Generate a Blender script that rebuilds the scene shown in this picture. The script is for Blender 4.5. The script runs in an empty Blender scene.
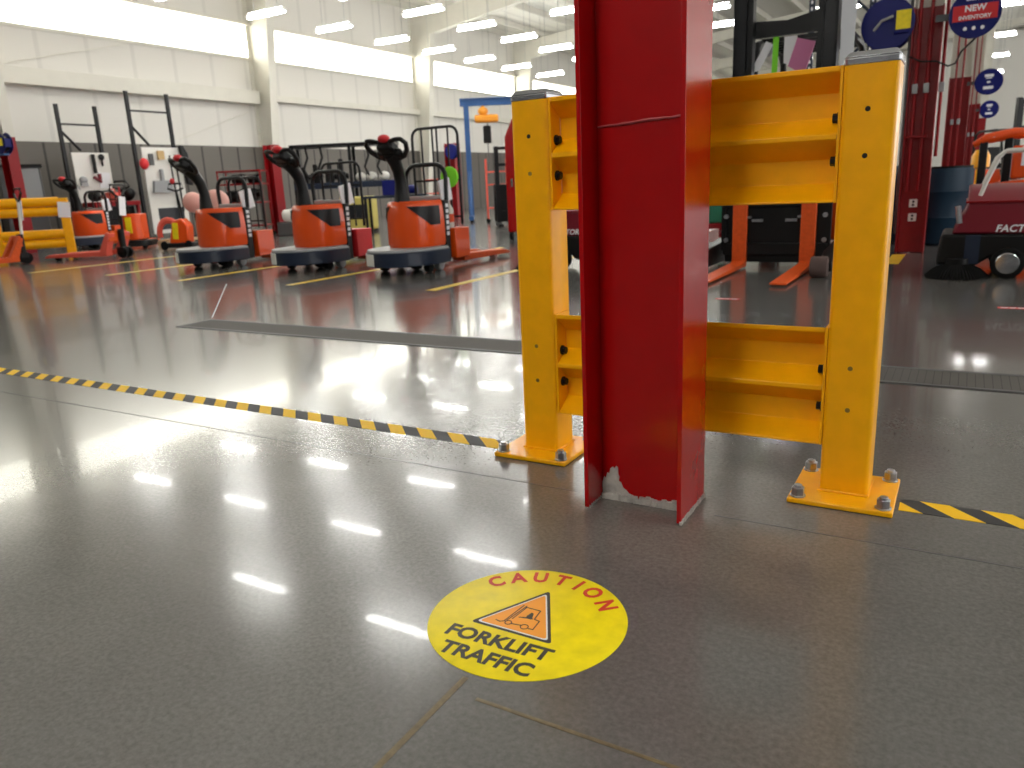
import bpy, bmesh, math, random
from mathutils import Vector, Matrix
random.seed(7)
PI = math.pi
S = bpy.context.scene
COL = S.collection

# ------------------------------------------------------------------ camera
def make_camera():
    yaw, pit, roll = 0.535291, 0.253159, -0.046058
    cy, sy, cp, sp = math.cos(yaw), math.sin(yaw), math.cos(pit), math.sin(pit)
    fwd = Vector((-sy*cp, cy*cp, -sp)); rt = Vector((cy, sy, 0)); up = rt.cross(fwd)
    r = math.cos(roll)*rt + math.sin(roll)*up
    u = -math.sin(roll)*rt + math.cos(roll)*up
    cd = bpy.data.cameras.new('camera'); ob = bpy.data.objects.new('camera', cd); COL.objects.link(ob)
    m = Matrix((r, u, -fwd)).transposed().to_4x4(); m.translation = (0, 0, 0.85597)
    ob.matrix_world = m
    cd.sensor_width = 36; cd.lens = 765.87/1024*36; cd.clip_start = .05; cd.clip_end = 300
    cd.dof.use_dof = True; cd.dof.focus_distance = 1.95; cd.dof.aperture_fstop = 5.0
    S.camera = ob
make_camera()

# ------------------------------------------------------------------ world, exposure
W = bpy.data.worlds.new('world'); S.world = W; W.use_nodes = True
W.node_tree.nodes['Background'].inputs[0].default_value = (1, .985, .96, 1)
W.node_tree.nodes['Background'].inputs[1].default_value = 1.8
S.view_settings.view_transform = 'Standard'; S.view_settings.look = 'None'
S.view_settings.exposure = 0.55; S.view_settings.gamma = 1; S.view_settings.use_curve_mapping = False
TUBE = 38.0      # strength of the strip lights
BAND = 5.0       # strength of the daylight band in the wall
S.cycles.max_bounces = 6; S.cycles.diffuse_bounces = 4; S.cycles.glossy_bounces = 4
S.cycles.sample_clamp_indirect = 4.0
S.cycles.use_denoising = True

# ------------------------------------------------------------------ materials
def lin(c):
    return tuple((x/255/12.92 if x/255 <= .04045 else ((x/255+.055)/1.055)**2.4) for x in c) + (1,)
def mat(name, rgb, rough=.5, metal=0., coat=0., noise=0., scale=30., bump=0., spec=.5, crough=.06):
    m = bpy.data.materials.new(name); m.use_nodes = True
    nt = m.node_tree; b = nt.nodes['Principled BSDF']
    b.inputs['Base Color'].default_value = lin(rgb)
    b.inputs['Roughness'].default_value = rough; b.inputs['Metallic'].default_value = metal
    b.inputs['Specular IOR Level'].default_value = spec
    if coat:
        b.inputs['Coat Weight'].default_value = coat; b.inputs['Coat Roughness'].default_value = crough
    if noise or bump:
        tc = nt.nodes.new('ShaderNodeTexCoord'); n = nt.nodes.new('ShaderNodeTexNoise')
        n.inputs['Scale'].default_value = scale; n.inputs['Detail'].default_value = 4
        nt.links.new(tc.outputs['Object'], n.inputs['Vector'])
        if noise:
            cr = nt.nodes.new('ShaderNodeValToRGB'); c = lin(rgb)
            cr.color_ramp.elements[0].color = tuple(x*(1-noise) for x in c[:3])+(1,)
            cr.color_ramp.elements[1].color = tuple(min(1, x*(1+noise)) for x in c[:3])+(1,)
            cr.color_ramp.elements[0].position = .3; cr.color_ramp.elements[1].position = .7
            nt.links.new(n.outputs['Fac'], cr.inputs[0]); nt.links.new(cr.outputs[0], b.inputs['Base Color'])
        if bump:
            bp = nt.nodes.new('ShaderNodeBump'); bp.inputs['Strength'].default_value = bump
            bp.inputs['Distance'].default_value = .002
            nt.links.new(n.outputs['Fac'], bp.inputs['Height']); nt.links.new(bp.outputs[0], b.inputs['Normal'])
            if coat: nt.links.new(bp.outputs[0], b.inputs['Coat Normal'])
    return m
def emit(name, rgb, s):
    m = bpy.data.materials.new(name); m.use_nodes = True
    b = m.node_tree.nodes['Principled BSDF']
    b.inputs['Base Color'].default_value = (.8, .8, .8, 1)
    b.inputs['Emission Color'].default_value = lin(rgb); b.inputs['Emission Strength'].default_value = s
    return m

M = dict(
    yellow=mat('yellow_paint', (248, 176, 0), .36, coat=.08, noise=.05, scale=18, bump=.06, spec=.32),
    red=mat('red_paint', (160, 0, 3), .26, coat=.32, noise=.06, scale=12, bump=.10, spec=.35),
    dred=mat('dark_red_paint', (132, 4, 12), .4, noise=.08, spec=.3),
    maroon=mat('maroon_paint', (120, 18, 36), .38, coat=.3, spec=.4),
    orange=mat('orange_paint', (228, 78, 6), .4, coat=.7, spec=.3),
    orange2=mat('orange_steel', (214, 84, 28), .5, noise=.1, spec=.25),
    coral=mat('coral_paint', (228, 92, 74), .5),
    black=mat('black_plastic', (11, 11, 12), .42, spec=.28),
    satin=mat('black_steel', (16, 17, 20), .4, spec=.3),
    navy=mat('dark_slate_steel', (30, 40, 58), .4, coat=.2, spec=.3),
    blue=mat('blue_paint', (38, 84, 140), .4),
    dblue=mat('deep_blue_plastic', (8, 18, 96), .45, spec=.25),
    drum=mat('drum_blue', (12, 42, 62), .5, spec=.3),
    green=mat('green_plastic', (20, 120, 90), .45),
    lime=mat('lime_tag', (130, 225, 40), .6),
    pink=mat('pink_film', (205, 120, 165), .6),
    rosy=mat('rosy_vinyl', (214, 160, 150), .5),
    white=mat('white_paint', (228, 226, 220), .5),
    paper=mat('white_paper', (236, 236, 240), .7),
    cream=mat('cream_steel', (214, 211, 200), .5, noise=.03, scale=3),
    grey=mat('grey_paint', (150, 152, 154), .45),
    dgrey=mat('dark_grey_paint', (78, 78, 80), .5),
    steel=mat('zinc_steel', (186, 188, 192), .28, metal=1., noise=.15, scale=80),
    chrome=mat('bright_steel', (205, 207, 210), .18, metal=1.),
    rubber=mat('black_rubber', (12, 12, 12), .8, spec=.2),
    brownrub=mat('worn_rubber', (84, 66, 62), .75),
    cap=mat('grey_cap', (172, 174, 178), .22, .75),
    hole=mat('bolt_hole_black', (14, 12, 10), .8),
    plug=mat('brass_rivet', (140, 112, 50), .5, metal=.4),
    concrete=mat('raw_concrete', (176, 170, 162), .85, noise=.25, scale=40, bump=.4),
    tube=emit('tube_glow', (255, 254, 249), TUBE),
    lamp=mat('lamp_white', (235, 235, 230), .4),
    signred=mat('sign_red', (204, 30, 38), .5),
    tan=mat('tan_board', (190, 160, 110), .7),
    stickyel=mat('sticker_yellow', (238, 216, 0), .5, noise=.10, scale=22),
    stickor=mat('sticker_orange', (243, 158, 40), .45),
    stickred=mat('sticker_red', (196, 44, 34), .5),
    ink=mat('sticker_black', (34, 30, 28), .5),
    lineyel=mat('line_yellow', (226, 188, 40), .4, noise=.1),
    seam=mat('joint_filler', (102, 88, 62), .5, noise=.3, scale=60),
    sky=mat('pale_screen', (205, 208, 214), .4),
    glass=mat('dark_screen', (40, 42, 46), .2),
    palewood=mat('pale_wood', (206, 170, 130), .7),
)

def floor_material():
    m = bpy.data.materials.new('polished_concrete'); m.use_nodes = True
    nt = m.node_tree; b = nt.nodes['Principled BSDF']; L = nt.links.new
    tc = nt.nodes.new('ShaderNodeTexCoord')
    def noise(scale, detail, rough=.55):
        n = nt.nodes.new('ShaderNodeTexNoise'); n.inputs['Scale'].default_value = scale
        n.inputs['Detail'].default_value = detail; n.inputs['Roughness'].default_value = rough
        L(tc.outputs['Object'], n.inputs['Vector']); return n
    def ramp(src, p0, c0, p1, c1):
        r = nt.nodes.new('ShaderNodeValToRGB'); e = r.color_ramp.elements
        e[0].position, e[0].color, e[1].position, e[1].color = p0, c0, p1, c1
        L(src, r.inputs[0]); return r
    big, mid, fine = noise(.7, 5), noise(9, 6, .7), noise(95, 5, .7)
    rb = ramp(big.outputs['Fac'], .3, lin((89, 88, 86)), .7, lin((105, 103, 100)))
    rm = ramp(mid.outputs['Fac'], .25, (.92, .92, .92, 1), .75, (1.08, 1.08, 1.08, 1))
    rf = ramp(fine.outputs['Fac'], .3, (.72, .72, .72, 1), .7, (1.24, 1.24, 1.24, 1))
    def mul(a, c):
        x = nt.nodes.new('ShaderNodeMix'); x.data_type = 'RGBA'; x.blend_type = 'MULTIPLY'; x.inputs[0].default_value = 1
        L(a, x.inputs[6]); L(c, x.inputs[7]); return x.outputs[2]
    c = mul(mul(rb.outputs[0], rm.outputs[0]), rf.outputs[0])
    # pale worn patch of repaired concrete round the column foot
    vm = nt.nodes.new('ShaderNodeVectorMath'); vm.operation = 'DISTANCE'; L(tc.outputs['Object'], vm.inputs[0]); vm.inputs[1].default_value = (-.52, 1.86, 0)
    wob = nt.nodes.new('ShaderNodeMath'); wob.operation = 'MULTIPLY_ADD'; L(noise(2.2, 4).outputs['Fac'], wob.inputs[0]); wob.inputs[1].default_value = .22; L(vm.outputs['Value'], wob.inputs[2])
    c = mul(c, ramp(wob.outputs[0], .40, (1.28, 1.24, 1.18, 1), .53, (1, 1, 1, 1)).outputs[0])
    L(c, b.inputs['Base Color'])
    rr = ramp(mid.outputs['Fac'], .3, (.27, .27, .27, 1), .7, (.295, .295, .295, 1))
    b.inputs['Roughness'].default_value = .17
    b.inputs['Specular IOR Level'].default_value = .62
    b.inputs['Coat Weight'].default_value = .16; b.inputs['Coat Roughness'].default_value = .02
    bp = nt.nodes.new('ShaderNodeBump'); bp.inputs['Strength'].default_value = .02; bp.inputs['Distance'].default_value = .004
    fb = noise(45, 3); L(fb.outputs['Fac'], bp.inputs['Height'])
    L(bp.outputs[0], b.inputs['Normal']); L(bp.outputs[0], b.inputs['Coat Normal'])
    return m
def tape_material():
    m = bpy.data.materials.new('hazard_stripes'); m.use_nodes = True
    nt = m.node_tree; b = nt.nodes['Principled BSDF']; L = nt.links.new
    tc = nt.nodes.new('ShaderNodeTexCoord'); sx = nt.nodes.new('ShaderNodeSeparateXYZ'); L(tc.outputs['Object'], sx.inputs[0])
    def math_(op, a, bb):
        n = nt.nodes.new('ShaderNodeMath'); n.operation = op
        for i, v in enumerate((a, bb)):
            if isinstance(v, float): n.inputs[i].default_value = v
            else: L(v, n.inputs[i])
        return n.outputs[0]
    t = math_('ADD', sx.outputs[0], math_('MULTIPLY', sx.outputs[1], 1.0))
    t = math_('FRACT', math_('DIVIDE', math_('ADD', t, 100.0), 0.1378), 0.)
    t = math_('LESS_THAN', t, .5)
    mx = nt.nodes.new('ShaderNodeMix'); mx.data_type = 'RGBA'
    L(t, mx.inputs[0]); mx.inputs[6].default_value = lin((52, 52, 54)); mx.inputs[7].default_value = lin((238, 190, 16))
    L(mx.outputs[2], b.inputs['Base Color']); b.inputs['Roughness'].default_value = .6; b.inputs['Specular IOR Level'].default_value = .3
    return m
def ribbed_material(name, rgb, pitch, axis, depth=.35, rough=.5):
    m = bpy.data.materials.new(name); m.use_nodes = True
    nt = m.node_tree; b = nt.nodes['Principled BSDF']; L = nt.links.new
    tc = nt.nodes.new('ShaderNodeTexCoord'); sx = nt.nodes.new('ShaderNodeSeparateXYZ'); L(tc.outputs['Object'], sx.inputs[0])
    d = nt.nodes.new('ShaderNodeMath'); d.operation = 'DIVIDE'; L(sx.outputs[axis], d.inputs[0]); d.inputs[1].default_value = pitch
    f = nt.nodes.new('ShaderNodeMath'); f.operation = 'FRACT'; L(d.outputs[0], f.inputs[0])
    r = nt.nodes.new('ShaderNodeValToRGB'); e = r.color_ramp.elements
    c = lin(rgb); dk = tuple(x*(1-depth) for x in c[:3])+(1,)
    e[0].position = 0; e[0].color = dk; e[1].position = .07; e[1].color = dk
    x = e.new(.11); x.color = c; x = e.new(1.); x.color = c
    L(f.outputs[0], r.inputs[0]); L(r.outputs[0], b.inputs['Base Color']); b.inputs['Roughness'].default_value = rough
    return m
def red_column_material():
    m = M['red'].copy(); m.name = 'red_column_paint'
    return m
M['floor'] = floor_material(); M['tape'] = tape_material()
M['liner'] = ribbed_material('wall_liner', (218, 215, 208), 1.2, 1, .10, .6)
M['wains'] = ribbed_material('wainscot_panels', (96, 91, 85), .62, 1, .8, .55)
M['roof'] = ribbed_material('roof_liner', (236, 234, 226), 1.5, 0, .12, .6)
M['grate'] = ribbed_material('drain_grate', (74, 70, 66), .03, 0, .75, .75)

# ------------------------------------------------------------------ mesh builder
def rotm(rx=0, ry=0, rz=0):
    return Matrix.Rotation(rz, 4, 'Z') @ Matrix.Rotation(ry, 4, 'Y') @ Matrix.Rotation(rx, 4, 'X')
class MB:
    def __init__(s): s.bm = bmesh.new()
    def box(s, c, d, rx=0, ry=0, rz=0):
        bmesh.ops.create_cube(s.bm, size=1, matrix=Matrix.Translation(c) @ rotm(rx, ry, rz) @ Matrix.Diagonal((d[0], d[1], d[2], 1)))
        return s
    def box2(s, a, b):
        return s.box([(a[i]+b[i])/2 for i in range(3)], [abs(b[i]-a[i]) for i in range(3)])
    def cyl(s, a, b, r, r2=None, seg=20, caps=True):
        a, b = Vector(a), Vector(b); d = b-a
        q = d.to_track_quat('Z', 'Y').to_matrix().to_4x4()
        bmesh.ops.create_cone(s.bm, cap_ends=caps, segments=seg, radius1=r, radius2=r if r2 is None else r2, depth=d.length,
                              matrix=Matrix.Translation((a+b)/2) @ q)
        return s
    def ball(s, c, r, sc=(1, 1, 1), seg=16):
        bmesh.ops.create_uvsphere(s.bm, u_segments=seg, v_segments=seg//2+2, radius=r, matrix=Matrix.Translation(c) @ Matrix.Diagonal((*sc, 1)))
        return s
    def face(s, vs):
        try: s.bm.faces.new(vs)
        except ValueError: pass
    def tube(s, pts, r, seg=8, closed=False):
        P = [Vector(p) for p in pts]; n = len(P); rings = []; up = None
        for i in range(n):
            if closed: t = P[(i+1) % n]-P[i-1]
            else: t = P[min(i+1, n-1)]-P[max(i-1, 0)]
            t.normalize()
            if up is None:
                up = Vector((0, 0, 1)) if abs(t.z) < .9 else Vector((1, 0, 0))
            x = t.cross(up)
            if x.length < 1e-4: x = t.cross(Vector((0, 1, .3)))
            x.normalize(); y = x.cross(t).normalized(); up = y
            rr = r[i] if isinstance(r, (list, tuple)) else r
            rings.append([s.bm.verts.new(P[i]+x*math.cos(2*PI*k/seg)*rr+y*math.sin(2*PI*k/seg)*rr) for k in range(seg)])
        for i in range(n if closed else n-1):
            A, B = rings[i], rings[(i+1) % n]
            for k in range(seg): s.face((A[k], A[(k+1) % seg], B[(k+1) % seg], B[k]))
        if not closed:
            s.face(rings[0][::-1]); s.face(rings[-1])
        return s
    def prism(s, poly, plane, a, b, taper=1., center=None):
        def P(u, v, w):
            return {'xy': (u, v, w), 'xz': (u, w, v), 'yz': (w, u, v)}[plane]
        cu = center or (sum(p[0] for p in poly)/len(poly), sum(p[1] for p in poly)/len(poly))
        A = [s.bm.verts.new(P(u, v, a)) for u, v in poly]
        B = [s.bm.verts.new(P(cu[0]+(u-cu[0])*taper, cu[1]+(v-cu[1])*taper, b)) for u, v in poly]
        n = len(poly); s.face(A[::-1]); s.face(B)
        for i in range(n): s.face((A[i], A[(i+1) % n], B[(i+1) % n], B[i]))
        return s
    def lathe(s, prof, c, axis='z', seg=24):
        c = Vector(c); rings = []
        for r, h in prof:
            ring = []
            for k in range(seg):
                a = 2*PI*k/seg; u, v = r*math.cos(a), r*math.sin(a)
                ring.append(s.bm.verts.new(c+Vector({'z': (u, v, h), 'x': (h, u, v), 'y': (u, h, v)}[axis])))
            rings.append(ring)
        for i in range(len(rings)-1):
            for k in range(seg): s.face((rings[i][k], rings[i][(k+1) % seg], rings[i+1][(k+1) % seg], rings[i+1][k]))
        s.face(rings[0][::-1]); s.face(rings[-1])
        return s
    def mesh(s, me, mx):
        k = len(s.bm.verts); s.bm.from_mesh(me); s.bm.verts.ensure_lookup_table()
        bmesh.ops.transform(s.bm, matrix=mx, verts=s.bm.verts[k:]); return s
    def build(s, name, m, parent=None, bevel=0, ang=35, loc=None, rot=None):
        bmesh.ops.recalc_face_normals(s.bm, faces=s.bm.faces)
        me = bpy.data.meshes.new(name); s.bm.to_mesh(me); s.bm.free()
        me.shade_smooth(); me.set_sharp_from_angle(angle=math.radians(ang))
        me.materials.append(M[m] if isinstance(m, str) else m)
        o = bpy.data.objects.new(name, me); COL.objects.link(o)
        if bevel:
            bv = o.modifiers.new('bevel', 'BEVEL'); bv.width = bevel; bv.segments = 2; bv.limit_method = 'ANGLE'; bv.angle_limit = math.radians(40)
        if parent: o.parent = parent
        if loc: o.location = loc
        if rot: o.rotation_euler = rot
        return o
def tag(o, label=None, cat=None, group=None, kind=None):
    if label: o['label'] = label
    if cat: o['category'] = cat
    if group: o['group'] = group
    if kind: o['kind'] = kind
    return o
def empty(name, loc, rz=0):
    o = bpy.data.objects.new(name, None); COL.objects.link(o); o.location = loc; o.rotation_euler = (0, 0, rz)
    o.empty_display_size = .1
    return o
def thing(name, label, cat, loc, rz=0, group=None):
    return tag(empty(name, loc, rz), label, cat, group)
def kids(o):
    return [c for c in COL.objects if c.parent == o]
def copy_tree(o, parent=None):
    c = o.copy(); COL.objects.link(c)
    if parent: c.parent = parent
    for ch in kids(o): copy_tree(ch, c)
    return c
def dup(o, loc, rz, label, group=None):
    c = copy_tree(o); c.location = loc; c.rotation_euler = (0, 0, rz); c['label'] = label
    if group: c['group'] = group
    return c
def struct(o, **k):
    o['kind'] = 'structure'
    for a in k: o[a] = k[a]
    return o
def text_mesh(txt, size, bold=.0, depth=.0004, align='CENTER', spacing=1.):
    cd = bpy.data.curves.new('lettering', 'FONT'); cd.body = txt; cd.size = size; cd.offset = bold*size
    cd.extrude = depth; cd.align_x = align; cd.resolution_u = 3; cd.space_character = spacing
    o = bpy.data.objects.new('lettering', cd); COL.objects.link(o)
    me = bpy.data.meshes.new_from_object(o); bpy.data.objects.remove(o); bpy.data.curves.remove(cd)
    return me
def face_y(x, y, z):      # lettering that stands upright and reads from -Y
    return Matrix.Translation((x, y, z)) @ Matrix.Rotation(PI/2, 4, 'X')
def face_x(x, y, z):      # reads from +X
    return Matrix.Translation((x, y, z)) @ Matrix.Rotation(PI/2, 4, 'Z') @ Matrix.Rotation(PI/2, 4, 'X')
def arc(c, r, a0, a1, n, plane='xz', sx=1, sz=1):
    out = []
    for i in range(n+1):
        a = math.radians(a0+(a1-a0)*i/n); u, v = r*math.cos(a)*sx, r*math.sin(a)*sz
        out.append({'xz': (c[0]+u, c[1], c[2]+v), 'yz': (c[0], c[1]+u, c[2]+v), 'xy': (c[0]+u, c[1]+v, c[2])}[plane])
    return out

# ------------------------------------------------------------------ the building
WX = -18.5; YB, YF = 62., -10.; XR = 24.
EAVE = 7.3
struct(MB().box2((WX-.3, YF, -.2), (XR, YB+.3, 0)).build('floor', 'floor'))
MB_ = MB()
struct(MB_.box2((WX-.3, YF, 0), (WX, YB, 4.80)).build('wall_left', 'liner'))
struct(MB().box2((WX-.3, YF, 5.68), (WX, YB, EAVE+.6)).build('wall_left_top', 'liner'))
struct(MB().box2((WX-.06, YF, 0.0), (WX+.04, YB, 2.31)).build('trim_1', 'wains'))
struct(MB().box2((WX-.28, YF, 4.80), (WX-.2, YB, 5.68)).build('window_1', emit('daylight_panel', (255, 253, 238), BAND)))
struct(MB().box2((WX-.05, YF, 5.66), (WX+.14, YB, 5.74)).build('trim_2', 'cream'))
struct(MB().box2((WX-.05, YF, 4.72), (WX+.05, YB, 4.80)).build('trim_3', 'cream'))
struct(MB().box2((WX, 17.3, 3.62), (WX+.2, YB, 3.80)).build('trim_4', 'cream', bevel=.01))
struct(MB().box2((WX, 9.45, 3.50), (WX+.3, 17.0, 3.86)).build('trim_5', 'cream', bevel=.01))
struct(MB().box2((WX, YF, 3.50), (WX+.3, 9.15, 3.86)).build('trim_6', 'cream', bevel=.01))
struct(MB().box2((WX, YB, 0), (XR, YB+.3, 11)).build('wall_back', 'white'))
struct(MB().box2((5.5, YB-.04, .6), (XR-1, YB-.01, 6.2)).build('window_2', emit('back_daylight', (255, 254, 250), 2.6)))  # glowing panel added out of view for the red flange to mirror
g_ = MB()
for i in range(7): g_.box((5.5+i*2.9, YB-.07, 3.4), (.14, .08, 5.8))
for z in (.55, 2.5, 4.4, 6.25): g_.box((14.2, YB-.07, z), (17.6, .08, .12))
struct(g_.build('trim_window', 'cream'))  # bars across the added glowing panel
struct(MB().box2((WX, YF-.3, 0), (XR, YF, 11)).build('wall_front', 'dgrey'))  # unseen wall added behind the viewer to keep daylight off the front faces
# roof: slopes up from the eave
SL = 1/11.
def rz_(x): return EAVE+(x-WX)*SL
r = MB(); r.prism([(WX-.3, rz_(WX-.3)), (XR, rz_(XR)), (XR, rz_(XR)+.2), (WX-.3, rz_(WX-.3)+.2)], 'xz', YF, YB+.3)
struct(r.build('ceiling', 'roof'))
k = 7
for i in range(16):
    x = WX+1.5+i*1.6
    b = MB().box2((x-.035, YF, rz_(x)-.24), (x+.035, YB, rz_(x)-.001))
    struct(b.build('trim_%d' % k, 'cream')); k += 1
wall_cols = [9.0, 17.15, 25.0, 32.7, 40.5, 48.3, 56.1]
for y in wall_cols:
    f = MB()
    # tapered wall column: web, inner flange, outer flange, then the rafter
    f.prism([(WX, 0), (WX+.34, 0), (WX+.95, 6.35), (WX+.95, rz_(WX+.95)-.02), (WX, rz_(WX)-.02)], 'xz', y-.012, y+.012)
    f.prism([(WX+.32, 0), (WX+.34, 0), (WX+.96, 6.35), (WX+.94, 6.35)], 'xz', y-.14, y+.14)
    f.box2((WX, y-.14, 0), (WX+.02, y+.14, EAVE))
    x0, x1 = WX+.94, XR-2
    d0, d1 = 1.0, .62
    f.prism([(x0, rz_(x0)-d0), (WX+9, rz_(WX+9)-d1), (x1, rz_(x1)-d1), (x1, rz_(x1)-.24), (x0, rz_(x0)-.24)], 'xz', y-.012, y+.012)
    f.prism([(x0, rz_(x0)-d0-.02), (WX+9, rz_(WX+9)-d1-.02), (x1, rz_(x1)-d1-.02), (x1, rz_(x1)-d1), (WX+9, rz_(WX+9)-d1), (x0, rz_(x0)-d0)], 'xz', y-.13, y+.13)
    struct(f.build('trim_%d' % k, 'cream')); k += 1
for y0, y1, z0, z1 in ((10.1, 13.2, 3.95, 4.72), (14.2, 16.9, 2.45, 3.35)):
    struct(MB().tube([(WX+.12, y0, z0), (WX+.12, y1, z1)], .009, 6).build('trim_%d' % k, 'cream')); k += 1

# strip lights
def make_light():
    t = thing('ceiling_light', 'white strip light hanging from wires under the roof', 'ceiling light', (0, 0, 0), 0, 'strip lights under the roof')
    MB().prism([(-.11, .0), (.11, .0), (.06, .07), (-.06, .07)], 'yz', -.62, .62).build('housing', 'lamp', t)
    MB().box((0, 0, -.022), (1.2, .11, .04)).build('diffuser', 'tube', t, bevel=.012)
    MB().box((0, 0, .076), (1.16, .08, .012)).build('upper_lens', 'tube', t)  # glowing strip added on top to brighten the roof and upper walls
    return t
lp = make_light(); first = True
spots = []
for x, ys in ((-15.3, (9.8, 12.2, 14.8, 17.2, 19.7, 22.1, 24.6, 27.2, 30)),
              (-12.3, (9.8, 12.2, 14.8, 17.2, 19.7, 22.1, 24.6, 27.2, 30)),
              (-9.35, (7.5, 9.8, 12.2, 14.8, 17.2, 19.7, 22.1, 24.6, 27.2)),
              (-6.5, (7.5, 9.8, 12.2, 14.8, 17.2, 19.7, 22.1, 24.6)),
              (-3.6, (17.2, 19.7, 22.1, 24.6)),
              (.35, (27.6, 33.9, 40, 47, 52)),
              (4.2, (2.7, 5.1, 7.5, 9.8, 12.2)),
              (7.2, (2.7, 5.1, 7.5, 9.8, 12.2)),
              (-1.5, (-1.2, -1.9, -2.6, -3.3, -4., -4.7, -5.4, -6.1, -6.8, -7.5))):
    for y in ys: spots.append((x, y))
named = {(-15.3, 14.8): 'strip light at the left end of the row beside the bright wall band',
         (-15.3, 17.2): 'second strip light from the left along the bright wall band',
         (-15.3, 19.7): 'third strip light from the left along the bright wall band',
         (-15.3, 22.1): 'strip light crossing in front of the second wall column',
         (-15.3, 24.6): 'fifth strip light from the left along the bright wall band',
         (-15.3, 27.2): 'strip light in front of the third wall column, just above the left post',
         (-12.3, 17.2): 'strip light at the top edge beside the second wall column',
         (-12.3, 19.7): 'strip light between second and third wall columns, upper row',
         (-12.3, 22.1): 'strip light above the third wall column, upper row',
         (-9.35, 19.7): 'strip light touching the left edge of the red column'}
for i, (x, y) in enumerate(spots):
    lab = named.get((x, y), 'white strip light hanging from wires farther back under the roof' if y > 14 else
                    'white strip light near the left wall, seen only as a glint in the floor' if x < -5 else
                    'white strip light high on the right, above and outside the picture' if x > 0 else
                    'white strip light overhead behind the viewer, lighting the front of the red column')
    if i == 0: o = lp; o.location = (x, y, 5.2); o['label'] = lab
    else: o = dup(lp, (x, y, 5.2), 0, lab)
    if (x, y) in named: del o['group']
    elif y <= 14: o['group'] = 'strip lights mirrored in the floor' if x < -5 else 'strip lights at the right' if x > 0 else 'strip lights behind the viewer'
    h = rz_(x)-5.27-.01
    for sx in (-.4, .4):
        MB().tube([(sx, 0, .07), (sx, 0, .07+h+sx*SL)], .006, 4).build('hanger_wire', 'grey', o)

# ------------------------------------------------------------------ red building columns
ZR = 2.34
def h_column(name, label, cx, cy, h=None, zr=ZR, flange=.2, depth=.262, turn=0, white=True, m='red', grout=False, top=None):
    t = thing(name, label, 'column', (cx, cy, 0), turn)
    zt = top or rz_(cx)-.66
    def sec(z0, z1):
        b = MB(); hd, hf = depth/2, flange/2
        b.box2((-hd, -hf, z0), (-hd+.012, hf, z1)); b.box2((hd-.012, -hf, z0), (hd, hf, z1)); b.box2((-hd+.012, -.006, z0), (hd-.012, .006, z1))
        return b
    sec(0.004, zr).build('red_shaft', m, t, bevel=.0012)
    if white: sec(zr, zt).build('white_shaft', 'cream', t)
    if grout:
        g = MB()
        for i in range(26):
            x = -.115+.23*i/25; g.box((x, -.012, .004+random.random()*.006), (.013, .012, .012+random.random()*.02), rz=random.random())
        rag = [(-.121, .004), (-.121, .045), (-.116, .062), (-.112, .056), (-.106, .075), (-.101, .071), (-.097, .088), (-.090, .094), (-.086, .089), (-.080, .097), (-.075, .093),
               (-.074, .074), (-.071, .066), (-.073, .055), (-.066, .05), (-.06, .036), (-.05, .03), (-.044, .022), (-.03, .018), (-.028, .004)]
        g.prism(rag, 'xz', -.0085, -.0055)
        for i in range(34):
            y = -.1+.2*i/33; g.box((.133, y, .006), (.006, .009, .008+random.random()*.01), rz=random.random())
            if i % 2: g.box((-.125, y*.98, .004), (.006, .008, .01), rz=random.random())
        o = g.build('chipped_grout', 'concrete', t); o['label'] = 'crumbled grey grout'
        w = MB().tube([(-.119+.238*i/14, -.0085, .987+.012*(i/14)+random.gauss(0, .0006)) for i in range(15)], [.0022+random.random()*.0016 for _ in range(15)], 6)
        w.build('weld_seam', mat('weld_red', (168, 58, 62), .4), t)
    return t
h_column('steel_column', 'large red steel H column in front of the yellow guard rail', -.693, 1.852, depth=.268, grout=True)

# ------------------------------------------------------------------ yellow guard rail
gr = thing('guard_rail', 'yellow steel double guard rail bolted down behind the red column', 'guard rail', (-.680, 2.152, 0))
OX, OY = -.69, 2.186
def post(x):
    # square tube with rounded corners
    w = .061; rr = .012; poly = []
    for cx_, cy_, a0 in ((w-rr, w-rr, 0), (-w+rr, w-rr, 90), (-w+rr, -w+rr, 180), (w-rr, -w+rr, 270)):
        for i in range(5):
            a = math.radians(a0+22.5*i); poly.append((x+cx_+rr*math.cos(a), cy_+rr*math.sin(a)))
    p = MB().prism(poly, 'xy', .014, 1.096).build('post', 'yellow', gr, ang=50)
    cp = MB(); cx0 = (x, 0)
    cp.prism([(x+(u-x)*1.03, v*1.03) for u, v in poly], 'xy', 1.096, 1.112)
    cp.prism([(x+(u-x)*1.03, v*1.03) for u, v in poly], 'xy', 1.112, 1.126, taper=.82, center=cx0)
    cp.build('post_cap', 'cap', p, bevel=.003)
    by = -.018
    MB().box2((x-.128, by-.128, .001), (x+.128, by+.128, .015)).build('base_plate', 'yellow', p, bevel=.003)
    for sx in (-1, 1):
        for sy in (-1, 1):
            bx, byy = x+sx*.104, by+sy*.104
            a = MB()
            a.cyl((bx, byy, .015), (bx, byy, .019), .020, seg=20); a.cyl((bx, byy, .019), (bx, byy, .040), .0175, seg=6)
            a.cyl((bx, byy, .040), (bx, byy, .047), .0105, seg=14)
            a.build('anchor_bolt', 'steel', p, bevel=.001)
    wd = MB().tube([(x-.062, -.062, .017), (x+.062, -.062, .017), (x+.062, .062, .017), (x-.062, .062, .017)], .0035, 6, closed=True)
    wd.build('weld_bead', 'yellow', p)
    for z, mm in ((.995, 'hole'), (.888, 'hole'), (.36, 'plug'), (.248, 'plug')):
        if x < 0 and z == .888: mm = 'plug'
        MB().cyl((x-.002, -.0614, z), (x-.002, -.0600, z), .0062, seg=16).build('bolt_hole', mm, p)
    return p
post(-1.1515-OX); post(-.2325-OX)
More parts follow.
